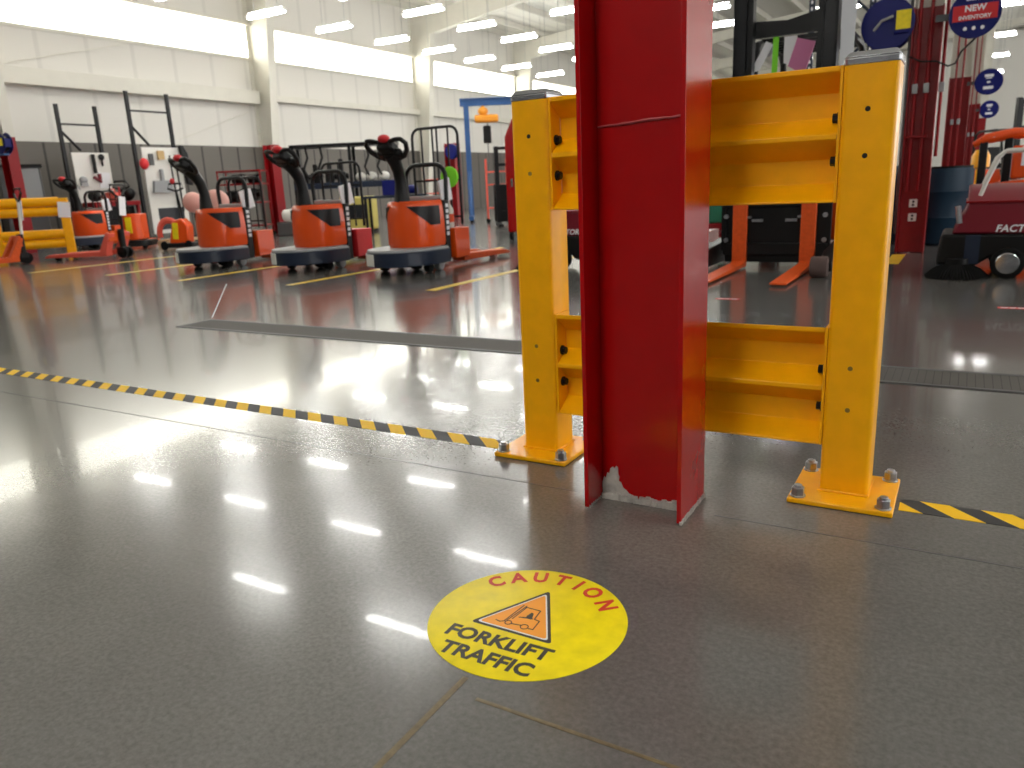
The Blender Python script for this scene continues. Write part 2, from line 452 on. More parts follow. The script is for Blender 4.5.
def rail(z0):
    xa, xb = -1.0905-OX, -.2935-OX
    H = .320; d = .062; y0 = -.055
    prof = [(.0, H), (.0, H-.012), (d, H-.056), (d, H-.116), (.0, H-.156), (.0, H-.168), (d, H-.214), (d, H-.274), (.0, .005), (.0, .0)]
    th = .004
    poly = [(y0+a, z0+b) for a, b in prof]+[(y0+a+th, z0+b) for a, b in prof[::-1]]
    r = MB().prism(poly, 'yz', xa+.008, xb-.008)
    o = r.build('rail', 'yellow', gr, bevel=.0025, ang=25)
    for x in (xa+.004, xb-.004):
        MB().box((x, y0+.045, z0+H/2), (.007, .088, H)).build('end_plate', 'yellow', o)
    for x, sx in ((xa+.008, 1), (xb-.008, -1)):
        for zz in (H-.118, H-.22):
            b = MB().cyl((x, y0+.032, z0+zz), (x+sx*.004, y0+.032, z0+zz), .015, seg=16).cyl((x+sx*.004, y0+.032, z0+zz), (x+sx*.015, y0+.032, z0+zz), .0115, seg=6)
            b.build('rail_bolt', 'black', o)
    return o
rail(.779); rail(.143)

# ------------------------------------------------------------------ floor sticker
SX, SY = -.7015, 1.2005
st = thing('floor_sticker', 'round yellow floor sticker warning of forklift traffic', 'floor sticker', (SX, SY, 0))
MB().lathe([(.2026, .0004), (.2028, .0012), (.2022, .0016)], (0, 0, 0), seg=96).build('disc', 'stickyel', st)
b = MB()
for ch, a in zip('CAUTION', (143, 125.5, 108.5, 91.5, 77, 62.5, 43)):
    me = text_mesh(ch, .058, .03); aa = math.radians(a)
    b.mesh(me, Matrix.Translation((.150*math.cos(aa), .150*math.sin(aa), .0018)) @ Matrix.Rotation(aa-PI/2, 4, 'Z') @ Matrix.Diagonal((.86, 1, 1, 1)))
b.build('caution_lettering', 'stickred', st)
b = MB()
b.mesh(text_mesh('FORKLIFT', .0525, .032), Matrix.Translation((-.012, -.1135, .0018)) @ Matrix.Rotation(math.radians(1.5), 4, 'Z') @ Matrix.Diagonal((1.0, 1, 1, 1)))
b.mesh(text_mesh('TRAFFIC', .0525, .032), Matrix.Translation((-.006, -.1690, .0018)) @ Matrix.Rotation(math.radians(1.), 4, 'Z') @ Matrix.Diagonal((1.0, 1, 1, 1)))
b.build('forklift_lettering', 'ink', st)
def tri(scale):
    V = [(-.0968, -.0562), (.0815, -.0566), (-.0083, .1121)]; c = (sum(v[0] for v in V)/3, sum(v[1] for v in V)/3); out = []
    for i in range(3):
        p = Vector(V[i]); q0 = Vector(V[i-1]); q1 = Vector(V[(i+1) % 3]); e = .022
        a0 = p+(q0-p).normalized()*e*.5; a1 = p+(q1-p).normalized()*e*.5
        for t in (0, .25, .5, .75, 1):
            out.append((1-t)**2*a0+2*t*(1-t)*p+t*t*a1)
    return [(c[0]+(v.x-c[0])*scale, c[1]+(v.y-c[1])*scale) for v in out]
MB().prism(tri(1.04), 'xy', .0015, .0018).build('warning_triangle', 'ink', st)
MB().prism(tri(.92), 'xy', .0018, .0021).build('triangle_border', 'paper', st)
MB().prism(tri(.86), 'xy', .0021, .0024).build('triangle_field', 'stickor', st)
def stroke(mb, pts, w, z, closed=False):
    n = len(pts)
    for i in range(n if closed else n-1):
        a, c = Vector(pts[i]), Vector(pts[(i+1) % n]); d = c-a
        mb.box(((a.x+c.x)/2, (a.y+c.y)/2, z), (d.length+w*.8, w, .0005), rz=math.atan2(d.y, d.x))
b = MB(); z = .0026; w = .0022
stroke(b, [(-.0378, -.0285), (-.0295, .0398)], w, z); stroke(b, [(-.0338, -.0236), (-.0226, .040)], w, z)
stroke(b, [(-.0548, -.0319), (-.0449, -.034), (-.036, -.0277)], w, z)
stroke(b, [(-.0266, -.0142), (-.0203, .0358), (.0119, .0358), (.0152, .0031), (.0279, .0004), (.030, -.0313), (.0205, -.0321)], w, z)
stroke(b, [(-.0191, -.0312), (.0016, -.028)], w, z); stroke(b, [(-.0168, -.0034), (.0113, .0022)], w, z)
for c, rr in (((-.0271, -.0302), .0068), ((.0098, -.030), .008)):
    stroke(b, [(c[0]+rr*math.cos(2*PI*i/14), c[1]+rr*math.sin(2*PI*i/14)) for i in range(14)], .002, z, True)
b.prism([(-.012, .000), (-.004, .002), (-.0047, .008), (-.0016, .0225), (.004, .0205), (.0092, .004), (.0085, -.001)], 'xy', .0024, .0028)
b.build('forklift_pictogram', 'ink', st)

# ------------------------------------------------------------------ tape, lines, joints, drain
def strip(name, m, x0, x1, y0, y1, label, cat, group=None, z=.0012):
    o = MB().box2((x0, y0, .0002), (x1, y1, z)).build(name, m)
    return tag(o, label, cat, group)
strip('hazard_tape', 'tape', -9.0, -1.30, 2.075, 2.155, 'yellow and black striped tape running left from the left yellow post', 'floor tape')
strip('hazard_tape', 'tape', -.085, 3.5, 2.07, 2.15, 'yellow and black striped tape running right from the right yellow post', 'floor tape')
for x, y0, lab in ((-4.0, 5.42, 'yellow floor line on the right side of the nearest pallet truck'),
                   (-5.75, 5.45, 'yellow floor line between the middle and nearest pallet trucks'),
                   (-7.5, 5.5, 'yellow floor line between the left and middle pallet trucks'),
                   (-9.2, 5.75, 'yellow floor line left of all three pallet trucks'),
                   (-10.95, 5.75, 'yellow floor line ending in front of the hand pallet jacks')):
    strip('floor_line', 'lineyel', x-.05, x+.05, y0, 9.6, lab, 'floor line')
strip('floor_line', 'lineyel', -.62, -.5, 7.9, 8.8, 'yellow floor line leading to the foot of the far red column', 'floor line')
sm = MB()
sm.box2((-9., 1.846, .0002), (-.9, 1.850, .0006)).box2((-.5, 1.846, .0002), (4, 1.850, .0006))
struct(sm.build('trim_joint', 'dgrey'))
sm = MB(); sm.box2((-.715, -.5, .0002), (-.703, .985, .0007)); sm.box2((-.66, .938, .0002), (1.2, .946, .0007))
struct(sm.build('trim_seam', 'seam'))
sm = MB(); sm.box((-5.7, 4.58, .0004), (2.4, .008, .0003), rz=math.atan2(1.65, -1.8))
struct(sm.build('trim_crack', 'sky'))
dr = thing('floor_drain', 'long grey slotted trench drain set across the concrete floor', 'floor drain', (0, 3.555, 0))
MB().box2((-4.72, -.15, .0003), (6, -.125, .004)).box2((-4.72, .125, .0003), (6, .15, .004)).box2((-4.745, -.15, .0003), (-4.72, .15, .004)).build('drain_frame', 'dgrey', dr)
MB().box2((-4.72, -.125, .0003), (6, .125, .003)).build('grate', 'grate', dr)
def floor_decal(x, y, rz, label):
    t = thing('floor_decal', label, 'floor decal', (x, y, 0), rz)
    MB().box2((-.085, -.03, .0002), (.085, .03, .0012)).build('red_strip', 'signred', t)
    w = MB()
    for i, (a, c) in enumerate(((-.07, -.03), (-.02, .01), (.02, .07))): w.box2((a, -.012, .0012), (c, .012, .0016))
    w.build('white_mark', 'paper', t)
floor_decal(-1.43, 5.5, 0, 'small red and white floor decal in front of the forklift forks')
floor_decal(.30, 5.51, 0, 'small red and white floor decal below the sweeper wheel')

# ------------------------------------------------------------------ pallet trucks
def dplan(a, b, yc, y1, n=22):
    out = [(a*math.cos(PI+PI*i/n), yc+b*math.sin(PI+PI*i/n)) for i in range(n+1)]
    return out+[(a, y1), (-a, y1)]
def make_truck(label, loc, rz, lean, turn, rest):
    t = thing('pallet_truck', label, 'pallet truck', loc, rz, 'parked orange pallet trucks')
    sk = MB().prism(dplan(.40, .48, .15, .40), 'xy', .085, .235).build('skirt', 'navy', t, bevel=.012)
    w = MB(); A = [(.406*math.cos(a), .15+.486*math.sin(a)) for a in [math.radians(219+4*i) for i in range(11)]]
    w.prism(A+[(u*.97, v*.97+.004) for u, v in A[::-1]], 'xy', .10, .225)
    w.build('bumper_plate', 'white', sk)  # white patch wrapped round the front left of the skirt
    MB().prism(dplan(.395, .475, .15, .40), 'xy', .235, .262, taper=.97).build('step_rim', 'grey', sk, bevel=.006)
    body = MB()
    n = 22; P0 = dplan(.285, .28, .30, .50, n)
    rings = []
    for z, s in ((.262, .96), (.30, 1.), (.55, .99), (.68, .96), (.72, .93), (.745, .86)):
        rings.append([body.bm.verts.new((u*s, .30+(v-.30)*(s if v < .30 else 1), z)) for u, v in P0])
    for A, B in zip(rings[:-1], rings[1:]):
        for i in range(len(A)): body.face((A[i], A[(i+1) % len(A)], B[(i+1) % len(A)], B[i]))
    body.face(rings[0][::-1]); body.face(rings[-1])
    bo = body.build('motor_cover', 'orange', t, ang=40)
    # dark side panels that follow the cover
    for sd in (1, -1):
        p = MB(); cols = []
        for i in range(9):
            f = i/8
            ang = math.radians(-66+66*min(1, f*1.6))
            if f < .625: u, v = .287*math.cos(ang), .30+.283*math.sin(ang)
            else: u, v = .287, .30+(f-.625)/.375*.10
            zb = .69-.20*min(1, f*2.0); zt = .69
            cols.append([p.bm.verts.new((sd*(u+.006)*(1-.02*(z > .6)), v, z)) for z in (zb, (zb+zt)/2, zt)])
        inner = [[p.bm.verts.new((c.co.x*.93, c.co.y+.01, c.co.z)) for c in col] for col in cols]
        for a in range(8):
            for c in range(2):
                p.face((cols[a][c], cols[a+1][c], cols[a+1][c+1], cols[a][c+1]))
            p.face((cols[a][0], inner[a][0], inner[a+1][0], cols[a+1][0])); p.face((cols[a][2], cols[a+1][2], inner[a+1][2], inner[a][2]))
        p.build('dark_panel', 'satin', bo, ang=60)
    MB().box2((-.29, .485, .08), (.29, .585, .74)).build('rear_grille', 'black', t, bevel=.015)
    w = MB()
    for i in range(6): w.box2((.289, .515, .36+i*.06), (.2935, .56, .40+i*.06))
    w.build('vertical_lettering', 'paper', t)
    # tiller
    piv = (0, .12, .74)
    ta = MB().tube([(0, .02, -.02), (0, .02, .08), (0, .02, .20), (0, -.01, .32), (0, -.07, .42), (0, -.16, .50)], [.09, .075, .062, .064, .072, .078], 12)
    arm = ta.build('tiller_arm', 'black', t, loc=piv, rot=(lean, 0, turn))
    hd = MB().box((0, -.19, .55), (.18, .17, .12), rx=-.5).box((0, -.14, .49), (.28, .12, .08), rx=-.5)
    hd.build('control_head', 'black', arm, bevel=.03)
    for sx in (-1, 1):
        g = MB().tube([(sx*.06, -.25, .60), (sx*.14, -.27, .62), (sx*.20, -.26, .62), (sx*.235, -.22, .58), (sx*.215, -.17, .52), (sx*.16, -.12, .47), (sx*.08, -.10, .45)],
                      [.022, .022, .023, .025, .026, .028, .034], 10)
        g.build('grip', 'black', arm)
    MB().ball((0, -.25, .635), .06, (1.1, .9, .7)).build('horn_button', 'signred', arm)
    # handrail over the battery
    MB().tube([(-.26, .58, .73), (-.27, .58, .95)]+arc((-.13, .58, .98), .14, 180, 90, 5)+arc((.13, .58, .98), .14, 90, 0, 5)+[(.27, .58, .95), (.26, .58, .73)], .024, 10).build('handrail', 'satin', t)
    MB().box2((-.2, .5, .745), (.22, .62, .79)).build('tray', 'grey', t, bevel=.01)
    MB().box((.24, .60, .84), (.02, .2, .24), rx=.2).build('document_pouch', 'paper', t)
    # carriage and forks
    MB().box2((-.33, .62, .10), (.33, .90, .43)).build('battery_box', 'orange' if rest != 'mid' else 'signred', t, bevel=.01)
    for sx in (-1, 1):
        f = MB().prism([(.84, .05), (.84, .13), (1.75, .10), (1.88, .065), (1.88, .045), (1.75, .045)], 'yz', sx*.2-.085, sx*.2+.085)
        fk = f.build('fork', 'orange2', t, bevel=.006)
        MB().cyl((sx*.2-.04, 1.6, .038), (sx*.2+.04, 1.6, .038), .037, seg=18).build('load_wheel', 'rosy', fk)
    for x, y, rr, mm in ((-.3, .12, .05, 'rubber'), (.3, .12, .05, 'rubber'), (0, .3, .09, 'rubber'), (.27, .36, .055, 'grey'), (-.27, .36, .055, 'grey')):
        MB().lathe([(rr*.5, -.04), (rr*.95, -.035), (rr, -.02), (rr, .02), (rr*.95, .035), (rr*.5, .04)], (x, y, rr), 'x', 20).build('wheel', mm, t)
    # load backrest
    top = {'tall': 1.52, 'mid': 1.22, 'low': 1.12}[rest]
    b = MB().tube([(-.31, .8, .46), (-.31, .8, top-.12)]+arc((-.21, .8, top-.1), .1, 180, 90, 4)+arc((.21, .8, top-.1), .1, 90, 0, 4)+[(.31, .8, top-.12), (.31, .8, .46)], .016, 8)
    for x in (-.18, -.03, .03, .18): b.tube([(x, .8, .46), (x, .8, top)], .011, 6)
    for z in (.55, .95): b.tube([(-.31, .8, z), (.31, .8, z)], .011, 6)
    b.build('load_backrest', 'satin', t)
    return t
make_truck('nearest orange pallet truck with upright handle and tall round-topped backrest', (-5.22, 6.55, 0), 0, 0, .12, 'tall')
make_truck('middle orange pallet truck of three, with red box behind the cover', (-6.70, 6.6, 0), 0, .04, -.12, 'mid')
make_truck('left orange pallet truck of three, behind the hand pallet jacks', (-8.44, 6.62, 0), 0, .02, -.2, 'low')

# ------------------------------------------------------------------ far red columns, signs, reels, drum
cB = h_column('steel_column', 'red and white steel column carrying conduits behind the right yellow post', -.48, 9.02, m='dred')
cC = h_column('steel_column', 'second red and white column from the yellow post, behind the blue barrel', -.30, 16.4, depth=.34, m='dred')
cD = h_column('steel_column', 'third red and white column from the yellow post, small in the distance', -.07, 23.8, m='dred')
cE = h_column('steel_column', 'fourth and farthest red and white column of the row', .16, 31.2, m='dred')
for c, n in ((cB, 3), (cC, 2), (cD, 2)):
    for i in range(n):
        x = (-.07, .03, .16)[i]; yy = -.06 if i < 2 else -.02
        MB().tube([(x, yy, .62 if i < 2 else .95), (x, yy, 4.6)], .016, 8).build('conduit', 'dred', c)
        MB().box((x, yy, 1.6), (.05, .05, .09)).build('conduit_coupling', 'grey', c, bevel=.006)
MB().box((-.02, -.075, 1.15), (.20, .03, .022)).build('conduit_strap', 'dred', cB)
MB().tube([(-.14, -.06, .2), (-.14, -.06, 4.5)], .022, 8).build('grey_pipe', 'dgrey', cB)
for z in (.50, .36):
    o = MB().box((0, -.02, z), (.075, .03, .08)).build('wall_socket', 'white', cB, bevel=.006)
    MB().cyl((0, -.034, z+.016), (0, -.0375, z+.016), .012, seg=12).cyl((0, -.034, z-.016), (0, -.0375, z-.016), .012, seg=12).build('socket_face', 'black', o)
MB().tube([(-.14, -.1, 1.9), (-.03, -.13, 1.84), (.1, -.12, 1.83), (.2, -.08, 1.78), (.26, -.06, 1.8), (.3, -.05, 1.9), (.42, -.06, 2.02)], .009, 6).build('cable', 'black', cB)
def sign(label, x, y, z, big):
    t = thing('round_sign', label, 'sign', (x, y, z))
    MB().lathe([(.208, -.012), (.213, -.008), (.213, .008), (.208, .012)], (0, 0, 0), 'y', 48).build('disc', 'dblue', t)
    MB().box((-.20, .02, 0), (.24, .02, .06)).build('bracket', 'dgrey', t)
    if big:
        MB().box((0, -.016, .01), (.36, .008, .135)).build('red_banner', 'signred', t)
        MB().mesh(text_mesh('NEW', .074, .035), face_y(0, -.0215, .022)).build('upper_lettering', 'paper', t)
        MB().mesh(text_mesh('INVENTORY', .047, .03), face_y(0, -.0215, -.045)).build('lower_lettering', 'paper', t)
        b = MB()
        for dx in (-.07, 0, .07): b.ball((dx, -.013, -.125), .017, (1, .2, 1), 10)
        b.box((0, -.013, .165), (.10, .004, .02)); b.box((0, -.013, .125), (.16, .004, .02))
        b.build('white_emblem', 'paper', t)
    else:
        b = MB()
        b.box((0, -.013, .10), (.13, .004, .045)); b.box((0, -.013, .06), (.09, .004, .018)); b.box((0, -.013, -.005), (.05, .004, .03)); b.box((0, -.013, -.095), (.15, .004, .05))
        b.build('white_marks', 'paper', t)
    return t
sign('round blue sign with a red banner reading NEW INVENTORY', -.095, 8.86, 2.205, True)
sign('round blue sign on the second column, below the banner sign', .13, 16.32, 2.22, False)
sign('smallest round blue sign, on the third column', .26, 23.72, 2.18, False)
for (x, y, z), lab in (((-.83, 9.0, 2.22), 'blue hose reel with a yellow label above the right yellow post'),
                       ((-15.36, 8.07, 2.02), 'blue hose reel on the red column at the left edge')):
    t = thing('hose_reel', lab, 'hose reel', (x, y, z))
    for dy in (-.09, .09):
        MB().lathe([(.04, dy-.006), (.235, dy-.004), (.24, dy), (.235, dy+.006), (.04, dy+.008)], (0, 0, 0), 'y', 36).build('reel_flange', 'dblue', t)
    MB().lathe([(.13, -.085), (.17, -.06), (.185, 0), (.17, .06), (.13, .085)], (0, 0, 0), 'y', 28).build('wound_hose', 'black', t)
    MB().box((.13, -.0, -.0), (.14, .24, .20)).build('mount_bracket', 'dblue', t, bevel=.01)
    MB().box((.14, -.123, .02), (.13, .006, .17)).build('yellow_label', 'stickyel', t)
    MB().tube([(-.12, -.11, -.05), (-.05, -.13, .03), (.05, -.13, .06)], .014, 8).build('hose_end', 'grey', t)
    MB().box((-.05, 0, -.25), (.22, .14, .05)).build('hose_guide', 'blue', t, bevel=.01)
    if x < -5: t.scale = (.78,)*3
t = thing('barrel', 'dark blue plastic barrel between the red column and the sweeper', 'barrel', (-.25, 10.1, 0))
MB().lathe([(.26, .002), (.285, .02), (.29, .28), (.298, .30), (.29, .32), (.29, .56), (.298, .58), (.29, .60), (.285, .80), (.27, .83), (.26, .82)], (0, 0, 0), seg=32).build('body', 'drum', t)
MB().lathe([(.262, .82), (.275, .835), (.275, .85), (.25, .85), (.24, .835)], (0, 0, 0), seg=32).build('rim', 'black', t)
t = thing('barrel', 'dark blue plastic barrel peeking out left of the far red column', 'barrel', (-.86, 10.5, 0))
MB().lathe([(.26, .002), (.285, .02), (.29, .28), (.298, .30), (.29, .32), (.29, .56), (.298, .58), (.29, .60), (.285, .85), (.27, .88)], (0, 0, 0), seg=32).build('body', 'drum', t)
MB().lathe([(.262, .82), (.275, .835), (.275, .85), (.25, .85), (.24, .835)], (0, 0, 0), seg=32).build('rim', 'black', t)

# ------------------------------------------------------------------ ride-behind floor sweepers
def make_sweeper(label, loc, rz=0):
    t = thing('floor_sweeper', label, 'sweeper', loc, rz, 'maroon floor sweepers')
    # lower chassis
    MB().prism([(-.02, .10), (.26, .10), (.34, .16), (.55, .16), (.62, .10), (1.45, .10), (1.45, .335), (0, .335)], 'xz', -.02, .72).build('chassis', 'black', t, bevel=.02)
    MB().box((.22, -.024, .22), (.10, .012, .22)).build('side_panel', 'navy', t)
    MB().prism([(.07, .335), (1.42, .335), (1.42, .575), (.17, .575)], 'xz', 0, .70).build('hopper_body', 'maroon', t, bevel=.02)
    MB().prism([(-.02, .575), (.72, .575), (.66, .66), (.52, .70), (.3, .70), (.1, .65)], 'yz', .16, 1.43).build('hood', 'maroon', t, bevel=.015)
    MB().box2((.15, -.012, .57), (1.435, .715, .583)).build('trim_band', 'dred', t)
    MB().mesh(text_mesh('FACTORY CAT', .074, .03, spacing=1.02, align='LEFT') , face_y(.36, -.002, .352) @ Matrix(((1, .2, 0, 0), (0, 1, 0, 0), (0, 0, 1, 0), (0, 0, 0, 1)))).build('lettering', 'paper', t)
    # side broom
    br = MB()
    for i in range(56):
        a = 2*PI*i/56+random.random()*.06; r0, r1 = .06, .20+random.random()*.02
        br.tube([(.13+r0*math.cos(a), .02+r0*math.sin(a), .11), (.13+.16*math.cos(a), .02+.16*math.sin(a), .06), (.13+r1*math.cos(a), .02+r1*math.sin(a), .006)], .011, 4)
    br.build('side_broom', 'rubber', t)
    MB().cyl((.13, .02, .08), (.13, .02, .15), .09, seg=24).build('broom_hub', 'black', t)
    for x, y in ((.46, -.03), (.46, .70), (1.25, .0), (1.25, .70)):
        w = MB().lathe([(.06, -.03), (.105, -.028), (.115, -.015), (.115, .015), (.105, .028), (.06, .03)], (x, y, .117), 'y', 28).build('wheel', 'rubber', t)
        MB().lathe([(.02, -.040), (.075, -.036), (.085, -.024), (.085, .02), (.06, .032)], (x, y, .117), 'y', 20).build('hub', 'chrome', w)
        MB().box((x, y+.045*(1 if y < .3 else -1), .17), (.05, .012, .18)).build('caster_fork', 'chrome', w)
    for y in (.06, .64):
        MB().tube([(.24, y, .62), (.27, y, .72), (.335, y, .90), (.38, y, .945), (1.5, y, .965)], .016, 10).build('push_handle', 'white', t)
    MB().tube([(.12, -.01, .42), (.10, -.015, .55)], .02, 8).build('latch', 'steel', t)
    return t
make_sweeper('maroon and black floor sweeper lettered on its side at the right edge', (-.16, 6.98, 0))
make_sweeper('maroon and black floor sweeper glimpsed between the left yellow post and the red column', (-4.0, 7.1, 0))
# ------------------------------------------------------------------ forklifts
def make_forklift(label, loc, rz=0, forks=True, group=None):
    t = thing('forklift', label, 'forklift', loc, rz, group)
    H = 2.95
    for sx in (-1, 1):
        m = MB().box2((sx*.385-.055, 0, .06), (sx*.385+.055, .03, H)).box2((sx*.385-.055, .12, .06), (sx*.385+.055, .15, H)).box2((sx*.43-.0125, 0, .06), (sx*.43+.0125, .15, H))
        m.build('outer_mast', 'satin', t)
        m = MB().box2((sx*.30-.024, .02, .10), (sx*.30+.024, .13, H-.12)); m.build('inner_mast', 'black', t)
        MB().cyl((sx*.25, .09, .3), (sx*.25, .09, 1.3), .03, seg=14).build('lift_cylinder', 'black', t)
        lg = MB().prism([(.3, .04), (-.68, .04), (-.72, .12), (-.5, .2), (.3, .26)], 'yz', sx*.55-.05, sx*.55+.05).build('straddle_leg', 'black', t, bevel=.01)
        MB().lathe([(.04, -.07), (.08, -.066), (.088, -.05), (.088, .05), (.08, .066), (.04, .07)], (sx*.51, -.74, .089), 'x', 24).build('load_wheel', 'brownrub', lg)
    for z, h in ((2.13, .15), (.32, .14), (H-.08, .12)):
        MB().prism([(-.40, z-h/2), (.40, z-h/2), (.40, z+h/2+.05), (0, z+h/2-.03), (-.40, z+h/2)], 'xz', .135, .185).build('mast_crossbar', 'black', t)
    # carriage
    MB().box2((-.47, -.09, .12), (.47, -.03, .23)).box2((-.47, -.09, .56), (.47, -.03, .67)).box2((-.46, -.055, .05), (.46, -.025, .74)).build('carriage', 'black', t, bevel=.006)
    b = MB()
    for sx in (-.47, .47): b.box((sx, -.06, .66), (.04, .035, 1.0))
    b.box((0, -.06, 1.16), (.98, .035, .04))
    for i in range(7): b.box((-.36+.12*i, -.06, .92), (.02, .03, .5))
    b.build('load_backrest', 'black', t)
    for x, z in ((-.44, .26), (-.44, .48), (.44, .26), (.44, .48)): MB().cyl((x, -.09, z), (x, -.105, z), .022, seg=10).build('carriage_bolt', 'steel', t)
    for x in (-.15, .15): MB().box((x, -.1, .44), (.10, .02, .025)).build('carriage_clip', 'steel', t)
    for x in (-.24, .24): MB().box((x, -.1, .47), (.07, .02, .02)).build('carriage_clip', 'steel', t)
    if forks:
        for sx in (-1, 1):
            x = sx*.305
            f = MB().prism([(-.09, .72), (-.135, .72), (-.14, .07), (-.19, .055), (-1.36, .030), (-1.36, .012), (-.10, .012), (-.09, .06)], 'yz', x-.065, x+.065)
            f.build('fork', 'orange2', t, bevel=.006)
            MB().cyl((x, -.115, .72), (x, -.115, .765), .02, seg=10).build('fork_pin', 'steel', t)
    # chassis
    MB().prism([(.35, .22), (2.3, .25), (2.35, .95), (2.1, 1.02), (1.1, 1.02), (.95, .62), (.55, .56), (.4, .72), (.3, .72)], 'yz', -.54, .54).build('chassis', 'orange', t, bevel=.03)
    MB().prism([(1.9, .3), (2.55, .35), (2.62, .6), (2.55, .98), (2.1, 1.05), (1.9, 1.0)], 'yz', -.53, .53).build('counterweight', 'dgrey', t, bevel=.05)
    for sx in (-1, 1):
        for y, rr, w in ((2.0, .24, .16),):
            x = sx*.47
            wh = MB().lathe([(rr*.55, -w/2), (rr*.9, -w/2), (rr, -w/2+.03), (rr, w/2-.03), (rr*.9, w/2), (rr*.55, w/2)], (x, y, rr), 'x', 28).build('wheel', 'brownrub' if y < 1 else 'rubber', t)
            MB().lathe([(.05, -w/2-.002), (rr*.5, -w/2+.01), (rr*.56, -w/2+.005), (rr*.56, w/2-.005), (rr*.5, w/2-.01), (.05, w/2+.002)], (x, y, rr), 'x', 20).build('rim', 'white', wh)
        # overhead guard legs
        MB().tube([(sx*.41, .42, .70), (sx*.41, .60, 1.5), (sx*.41, .78, 2.10), (sx*.41, .95, 2.14), (sx*.41, 1.9, 2.14), (sx*.41, 2.05, 2.05), (sx*.41, 2.2, 1.02)], .035, 8).build('guard_leg', 'black', t)
    b = MB()
    for i in range(7): b.box((0, .92+i*.17, 2.14), (.82, .035, .04))
    b.build('overhead_guard', 'black', t)
    se = MB().box((0, 1.55, 1.12), (.48, .46, .14)).box((0, 1.82, 1.42), (.46, .12, .52), rx=-.15); se.build('seat', 'black', t, bevel=.04)
    MB().tube([(.0, .62, .6), (0, .78, 1.0), (0, .92, 1.22)], .03, 8).build('steering_column', 'black', t)
    MB().tube([(.15*math.cos(2*PI*i/20), .92+.15*math.sin(2*PI*i/20)*.75, 1.25+.1*math.sin(2*PI*i/20)) for i in range(20)], .015, 6, closed=True).build('steering_wheel', 'black', t)
    MB().prism([(.3, .72), (.45, .72), (.62, 1.0), (.5, 1.04), (.35, .95)], 'yz', -.44, .44).build('cowl', 'black', t, bevel=.02)
    for sx in (-.28, .28): MB().lathe([(.03, -.04), (.06, -.035), (.065, .02)], (sx, .62, 2.02), 'y', 16).build('work_lamp', 'grey', t)
    return t
fk = make_forklift('black and orange forklift facing forward behind the right yellow rails', (-1.53, 7.55, 0))
for (x, y, z), nm, m, sz, lab, rz in (((-1.74, 7.70, 1.90), 'paper_tag', 'paper', (.07, .004, .24), 'narrow white tag hanging left under the forklift mast crossbar', .5),
                              ((-1.63, 7.70, 1.90), 'paper_tag', 'lime', (.05, .004, .30), 'lime green tag hanging under the forklift mast crossbar', .02),
                              ((-1.50, 7.70, 1.93), 'paper_tag', 'paper', (.11, .004, .22), 'wide white tag hanging beside the lime green tag', 0.),
                              ((-1.40, 7.70, 1.88), 'film_wrap', 'pink', (.16, .03, .24), 'crumpled pink plastic film hanging from the forklift mast', .3)):
    t = tag(MB().prism([(-sz[0]/2, -sz[2]/2), (0, -sz[2]*.6), (sz[0]/2, -sz[2]/2), (sz[0]/2, sz[2]/2), (-sz[0]/2, sz[2]/2)], 'xz', -sz[1]/2, sz[1]/2).build(nm, m, loc=(x, y, z), rot=(0, rz, 0)), lab, 'tag')
tag(MB().prism([(-.05, -.3), (.05, -.3), (.06, .3), (-.06, .3)], 'xz', -.01, .01).build('paper_roll', 'sky', loc=(-1.0, 7.50, 2.0)), 'long pale paper hanging on the right side of the forklift mast', 'paper')
fk2 = dup(fk, (1.0, 19.5, 0), .5, 'dark forklift in the distance above the sweeper handle'); fk2.scale = (.72,)*3
fk3 = dup(fk, (3.3, 18.4, 0), .3, 'second dark forklift in the distance at the right edge'); fk3.scale = (.74,)*3
# ------------------------------------------------------------------ orange truck behind the sweeper
t = thing('tow_truck', 'orange tow truck with black posts parked behind the sweeper', 'tow truck', (.12, 9.9, 0))
MB().prism([(.0, .16), (1.3, .16), (1.3, .66), (.7, .70), (.2, .66), (.0, .6)], 'xz', .15, .95).build('body', 'orange', t, bevel=.04)
MB().tube([(-.12, .3, 1.06), (0, .3, 1.12), (.25, .3, 1.16), (.45, .3, 1.15)], [.03, .055, .06, .05], 12).build('arm_cover', 'orange', t)
for x in (-.02, .21, 1.02): MB().box((x, .3, .6), (.08, .08, 1.06)).build('black_post', 'satin', t, bevel=.01)
MB().box((1.0, .3, 1.16), (.9, .08, .07)).build('white_rail', 'white', t)
for x, z in ((.40, .92), (.62, .90), (.84, .89)): MB().box((x, .14, z), (.13, .02, .2)).build('white_label', 'paper', t)
MB().box((.62, .2, .86), (.74, .1, .34)).build('battery_cover', 'orange', t, bevel=.02)
for x in (.2, 1.1):
    for y in (.22, .88): MB().lathe([(.08, -.05), (.15, -.04), (.16, 0), (.15, .04), (.08, .05)], (x, y, .165), 'y', 20).build('wheel', 'rubber', t)
t = thing('safety_stand', 'yellow stand between the barrel and the orange tow truck', 'stand', (.09, 11.2, 0))
MB().tube([(0, 0, .02), (0, 0, .95)], .045, 10).build('post', 'yellow', t); MB().lathe([(.05, .8), (.10, .82), (.10, .95), (.06, 1.02)], (0, 0, 0), seg=14).build('top', 'yellow', t)
MB().lathe([(.2, .002), (.2, .03), (.06, .06)], (0, 0, 0), seg=20).build('base', 'black', t)
